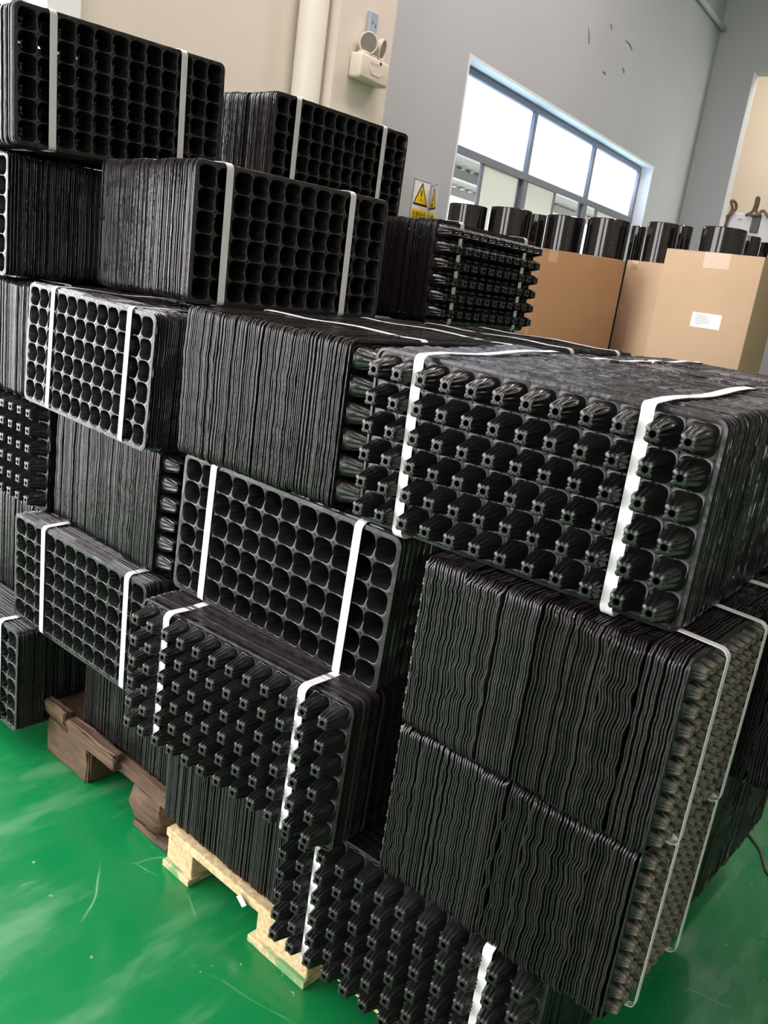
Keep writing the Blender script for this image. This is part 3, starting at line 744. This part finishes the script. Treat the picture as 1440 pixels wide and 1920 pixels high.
# ------------------------------------------------------------------ film rolls standing on end
def film_roll(xl, xr, ztop, y, label, extra=1.0):
    """xl, xr, ztop as seen at y = 5.3; moved to distance y on the same sight lines"""
    f = y/5.3; a, b = xl*f, xr*f; zt = (ztop-FZ)*f+FZ
    r = (b-a)/2*0.80; cx, cy = (a+b)/2, y
    root = empty('film_roll', (cx, cy, 0)); tag(root, label, 'roll', 'black plastic film rolls standing behind the boxes')
    bm = bmesh.new(); seg = 48
    prof = ((r*0.26, 0.0), (r, 0.0), (r, zt-0.004), (r-0.004, zt), (r*0.26, zt))
    rings = [[bm.verts.new((rr*math.cos(2*PI*i/seg), rr*math.sin(2*PI*i/seg), z)) for i in range(seg)] for rr, z in prof]
    for p_, q_ in zip(rings, rings[1:]):
        for i in range(seg): bm.faces.new((p_[i], p_[(i+1) % seg], q_[(i+1) % seg], q_[i]))
    bm_obj('film', bm, M_ROLL, root, angle=0.6)
    bm = bmesh.new(); rr0, rr1 = r*0.26, r*0.19
    prof = ((rr0, 0.0), (rr0, zt+0.004), (rr1, zt+0.004), (rr1, 0.0))
    rings = [[bm.verts.new((rr*math.cos(2*PI*i/24), rr*math.sin(2*PI*i/24), z)) for i in range(24)] for rr, z in prof]
    for p_, q_ in zip(rings, rings[1:]+rings[:1]):
        for i in range(24): bm.faces.new((p_[i], p_[(i+1) % 24], q_[(i+1) % 24], q_[i]))
    bm_obj('core', bm, M_CORE, root, angle=0.6)
for xl, xr, zt, y, lab in (
    (-4.079, -3.728, 1.878, 4.55, 'leftmost black film roll, by the warning signs'),
    (-3.712, -3.345, 1.873, 4.70, 'black film roll second from left, under the first clear pane'),
    (-3.40, -3.20, 1.848, 5.15, 'dark film roll set back between the second and the wide third roll'),
    (-3.252, -2.925, 1.850, 4.95, 'black film roll with torn wrap, left of centre, behind the brown box'),
    (-2.939, -2.599, 1.851, 4.95, 'black film roll behind the right end of the brown box'),
    (-2.62, -2.50, 1.826, 5.45, 'narrow dark film roll set back behind the middle box'),
    (-2.520, -2.275, 1.855, 5.05, 'black film roll with a bright stripe, behind the narrow middle box'),
    (-2.36, -2.195, 1.848, 5.4, 'dark film roll just left of the roll behind the labelled box'),
    (-2.176, -1.856, 1.851, 5.0, 'wide black film roll behind the labelled box'),
    (-1.93, -1.784, 1.819, 5.4, 'dark film roll right of the wide roll, partly behind it'),
    (-1.82, -1.64, 1.789, 5.6, 'film roll cut by the right frame edge')):
    film_roll(xl, xr, zt, y, lab)

# ------------------------------------------------------------------ grey machine with straps over it
mc = empty('grey_cabinet', (-2.25, 6.2, 0)); bpy.context.view_layer.update()
tag(mc, 'light grey metal cabinet standing behind the film rolls at far right', 'cabinet')
rel(boxobj('cabinet_body', (-2.365, 6.2, 0.0), (-1.7, 6.75, 2.055), M_GREYBOX, bev=0.012), mc)
rel(boxobj('vent_panel', (-2.19, 6.185, 1.93), (-2.135, 6.2, 2.045), M_DARK, bev=0.003), mc)
rel(boxobj('badge', (-2.285, 6.193, 2.008), (-2.262, 6.2, 2.016), M_TAPE), mc)
LOOPS = (((-2.356, 1.905), (-2.352, 1.99), (-2.335, 2.043), (-2.348, 2.083), (-2.334, 2.092), (-2.316, 2.074), (-2.314, 2.043), (-2.336, 2.012), (-2.36, 1.98)),
         ((-2.235, 2.005), (-2.20, 2.030), (-2.186, 2.070), (-2.181, 2.117), (-2.168, 2.114), (-2.170, 2.070), (-2.175, 2.040), (-2.155, 2.012), (-2.21, 2.007)),
         ((-2.147, 2.008), (-2.138, 2.040), (-2.117, 2.037), (-2.078, 2.004), (-2.064, 1.992)),
         ((-2.082, 2.016), (-2.074, 2.055), (-2.045, 2.050), (-2.032, 1.995)))
for i, loop in enumerate(LOOPS):
    bm = bmesh.new()
    pts = [(x_, 6.17+0.012*math.sin(j*1.3), z_+0.03) for j, (x_, z_) in enumerate(loop)]
    q = []
    P_ = [Vector(p) for p in pts]
    for j in range(len(P_)-1):
        p0, p1, p2, p3 = P_[max(j-1, 0)], P_[j], P_[j+1], P_[min(j+2, len(P_)-1)]
        for s_ in range(5):
            t_ = s_/5; q.append(0.5*((2*p1)+(-p0+p2)*t_+(2*p0-5*p1+4*p2-p3)*t_*t_+(-p0+3*p1-3*p2+p3)*t_**3))
    add_tube(bm, q, 0.010, 8)
    tag(bm_obj('webbing_strap', bm, M_LEATHER, smooth=True), ('brown webbing strap hanging over the left corner of the grey cabinet', 'brown webbing strap looped tallest on top of the grey cabinet', 'low brown webbing loop on the grey cabinet, third from left', 'brown webbing loop at the right frame edge on the grey cabinet')[i], 'strap', 'webbing straps on the grey cabinet')
